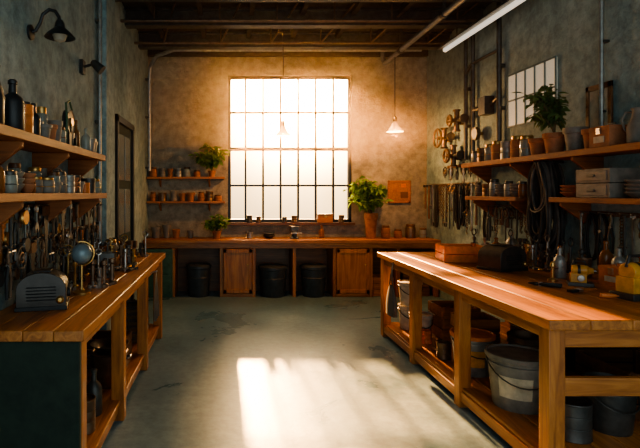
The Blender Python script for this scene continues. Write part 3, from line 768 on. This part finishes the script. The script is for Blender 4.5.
vise((1.05, YB - .3, CZ), 0, steel_dk); can((.35, YB - .25, CZ), .05, .1, galv); bottle((1.5, YB - .2, CZ), .04, .2, amber); bowl_stack((.65, YB - .25, CZ), .1, 2, steel_dk)

# ------------------------------------------------------------------ haze box added for the warm glow around the upper window
m = bpy.data.materials.new("glow_haze"); m.use_nodes = True; nt = m.node_tree
nt.nodes.remove(nt.nodes["Principled BSDF"])
vsn = nt.nodes.new("ShaderNodeVolumeScatter"); vsn.inputs["Color"].default_value = (1, .60, .26, 1)
vsn.inputs["Density"].default_value = .020; vsn.inputs["Anisotropy"].default_value = .80
nt.links.new(vsn.outputs[0], nt.nodes["Material Output"].inputs["Volume"])
g = G("window_glow_haze"); g.bb((XL + .12, 3.2, 2.05), (XR - .3, YB - .07, ZC - .3), m); g.done()

# world
w = bpy.data.worlds.new("World"); bpy.context.scene.world = w; w.use_nodes = True
nt = w.node_tree; bg = nt.nodes["Background"]
tc = nt.nodes.new("ShaderNodeTexCoord"); nrm = nt.nodes.new("ShaderNodeVectorMath"); nrm.operation = 'NORMALIZE'
nt.links.new(tc.outputs["Generated"], nrm.inputs[0])
dot = nt.nodes.new("ShaderNodeVectorMath"); dot.operation = 'DOT_PRODUCT'
S = Vector((.14, 1, .22)).normalized(); dot.inputs[1].default_value = S
nt.links.new(nrm.outputs[0], dot.inputs[0])
def mth(op, a, b=None, c=None):
    n = nt.nodes.new("ShaderNodeMath"); n.operation = op
    for i, v in enumerate((a, b, c)):
        if v is None: continue
        if isinstance(v, (int, float)): n.inputs[i].default_value = v
        else: nt.links.new(v, n.inputs[i])
    return n.outputs[0]
d0 = mth('MAXIMUM', dot.outputs["Value"], 0.0)
g1 = mth('MULTIPLY', mth('POWER', d0, 260.0), 260.0)
g2 = mth('MULTIPLY', mth('POWER', d0, 40.0), 8.0)
sep = nt.nodes.new("ShaderNodeSeparateXYZ"); nt.links.new(nrm.outputs[0], sep.inputs[0])
front = nt.nodes.new("ShaderNodeMapRange"); front.inputs[1].default_value = -.1; front.inputs[2].default_value = .3
nt.links.new(sep.outputs[1], front.inputs[0])
up = nt.nodes.new("ShaderNodeMapRange"); up.inputs[1].default_value = 0.02; up.inputs[2].default_value = .2
nt.links.new(sep.outputs[2], up.inputs[0])
mp = nt.nodes.new("ShaderNodeMapping"); mp.inputs["Scale"].default_value = (14, 2, 7); nt.links.new(nrm.outputs[0], mp.inputs[0])
nn = noise(nt, 1.5, 4, mp.outputs[0])
hzr = ramp(nt, nn.outputs[0], [(.35, (.50, .42, .32)), (.65, (1.0, .86, .64))])
hzs = nt.nodes.new("ShaderNodeVectorMath"); hzs.operation = 'SCALE'; hzs.inputs["Scale"].default_value = .5; nt.links.new(hzr.outputs[0], hzs.inputs[0])
sky = nt.nodes.new("ShaderNodeMix"); sky.data_type = 'RGBA'; sky.inputs[7].default_value = (5.5, 4.1, 2.5, 1)
nt.links.new(up.outputs[0], sky.inputs[0]); nt.links.new(hzs.outputs[0], sky.inputs[6])
mixc = nt.nodes.new("ShaderNodeMix"); mixc.data_type = 'RGBA'
mixc.inputs[6].default_value = (.86, 1.04, 1.08, 1)
nt.links.new(sky.outputs[2], mixc.inputs[7])
nt.links.new(front.outputs[0], mixc.inputs[0])
gl = nt.nodes.new("ShaderNodeCombineXYZ")
gs = mth('ADD', g1, g2)
nt.links.new(gs, gl.inputs[0]); nt.links.new(mth('MULTIPLY', gs, .62), gl.inputs[1]); nt.links.new(mth('MULTIPLY', gs, .25), gl.inputs[2])
addv = nt.nodes.new("ShaderNodeVectorMath"); addv.operation = 'ADD'
nt.links.new(mixc.outputs[2], addv.inputs[0]); nt.links.new(gl.outputs[0], addv.inputs[1])
nt.links.new(addv.outputs[0], bg.inputs["Color"]); bg.inputs["Strength"].default_value = 1.0

def light(name, kind, loc, energy, col, rot=(0, 0, 0), **kw):
    L = bpy.data.lights.new(name, kind); L.energy = energy; L.color = col
    for k, v in kw.items(): setattr(L, k, v)
    o = bpy.data.objects.new(name, L); o.location = loc; o.rotation_euler = rot
    bpy.context.scene.collection.objects.link(o); return o
light("sun_light", 'SUN', (0, 20, 10), 32, (1, .52, .19), (math.radians(-71.5), 0, math.radians(1.2)), angle=.025)
p = light("window_portal", 'AREA', ((WX0 + WX1) / 2, YB + .26, (WZ0 + WZ1) / 2), 1, (1, 1, 1), (math.radians(-90), 0, 0), shape='RECTANGLE', size=W, size_y=H)
p.data.cycles.is_portal = True
p = light("rear_portal", 'AREA', ((XL + XR) / 2, YF, ZC / 2), 1, (1, 1, 1), (math.radians(90), 0, 0), shape='RECTANGLE', size=XR - XL, size_y=ZC)
p.data.cycles.is_portal = True
for x in (.80, 2.42):  # fill lights added at the pendants to warm the wall around the window
    light("wall_glow_fill", 'POINT', (x, 7.25, 2.43), 42, (1, .48, .16), shadow_soft_size=.04)

cam = bpy.data.cameras.new("camera"); co = bpy.data.objects.new("camera", cam)
bpy.context.scene.collection.objects.link(co)
co.location = (0, 0, 1.6); co.rotation_euler = (pi / 2, 0, 0)
cam.sensor_width = 36; cam.lens = 500 / 640 * 36
cam.shift_x = (320 - 228) / 640; cam.shift_y = -(224 - 193) / 640
cam.clip_start = .05
bpy.context.scene.camera = co
try:
    bpy.context.scene.view_settings.look = 'AgX - Medium High Contrast'
    bpy.context.scene.view_settings.exposure = 0.4
except Exception as e: print(e)
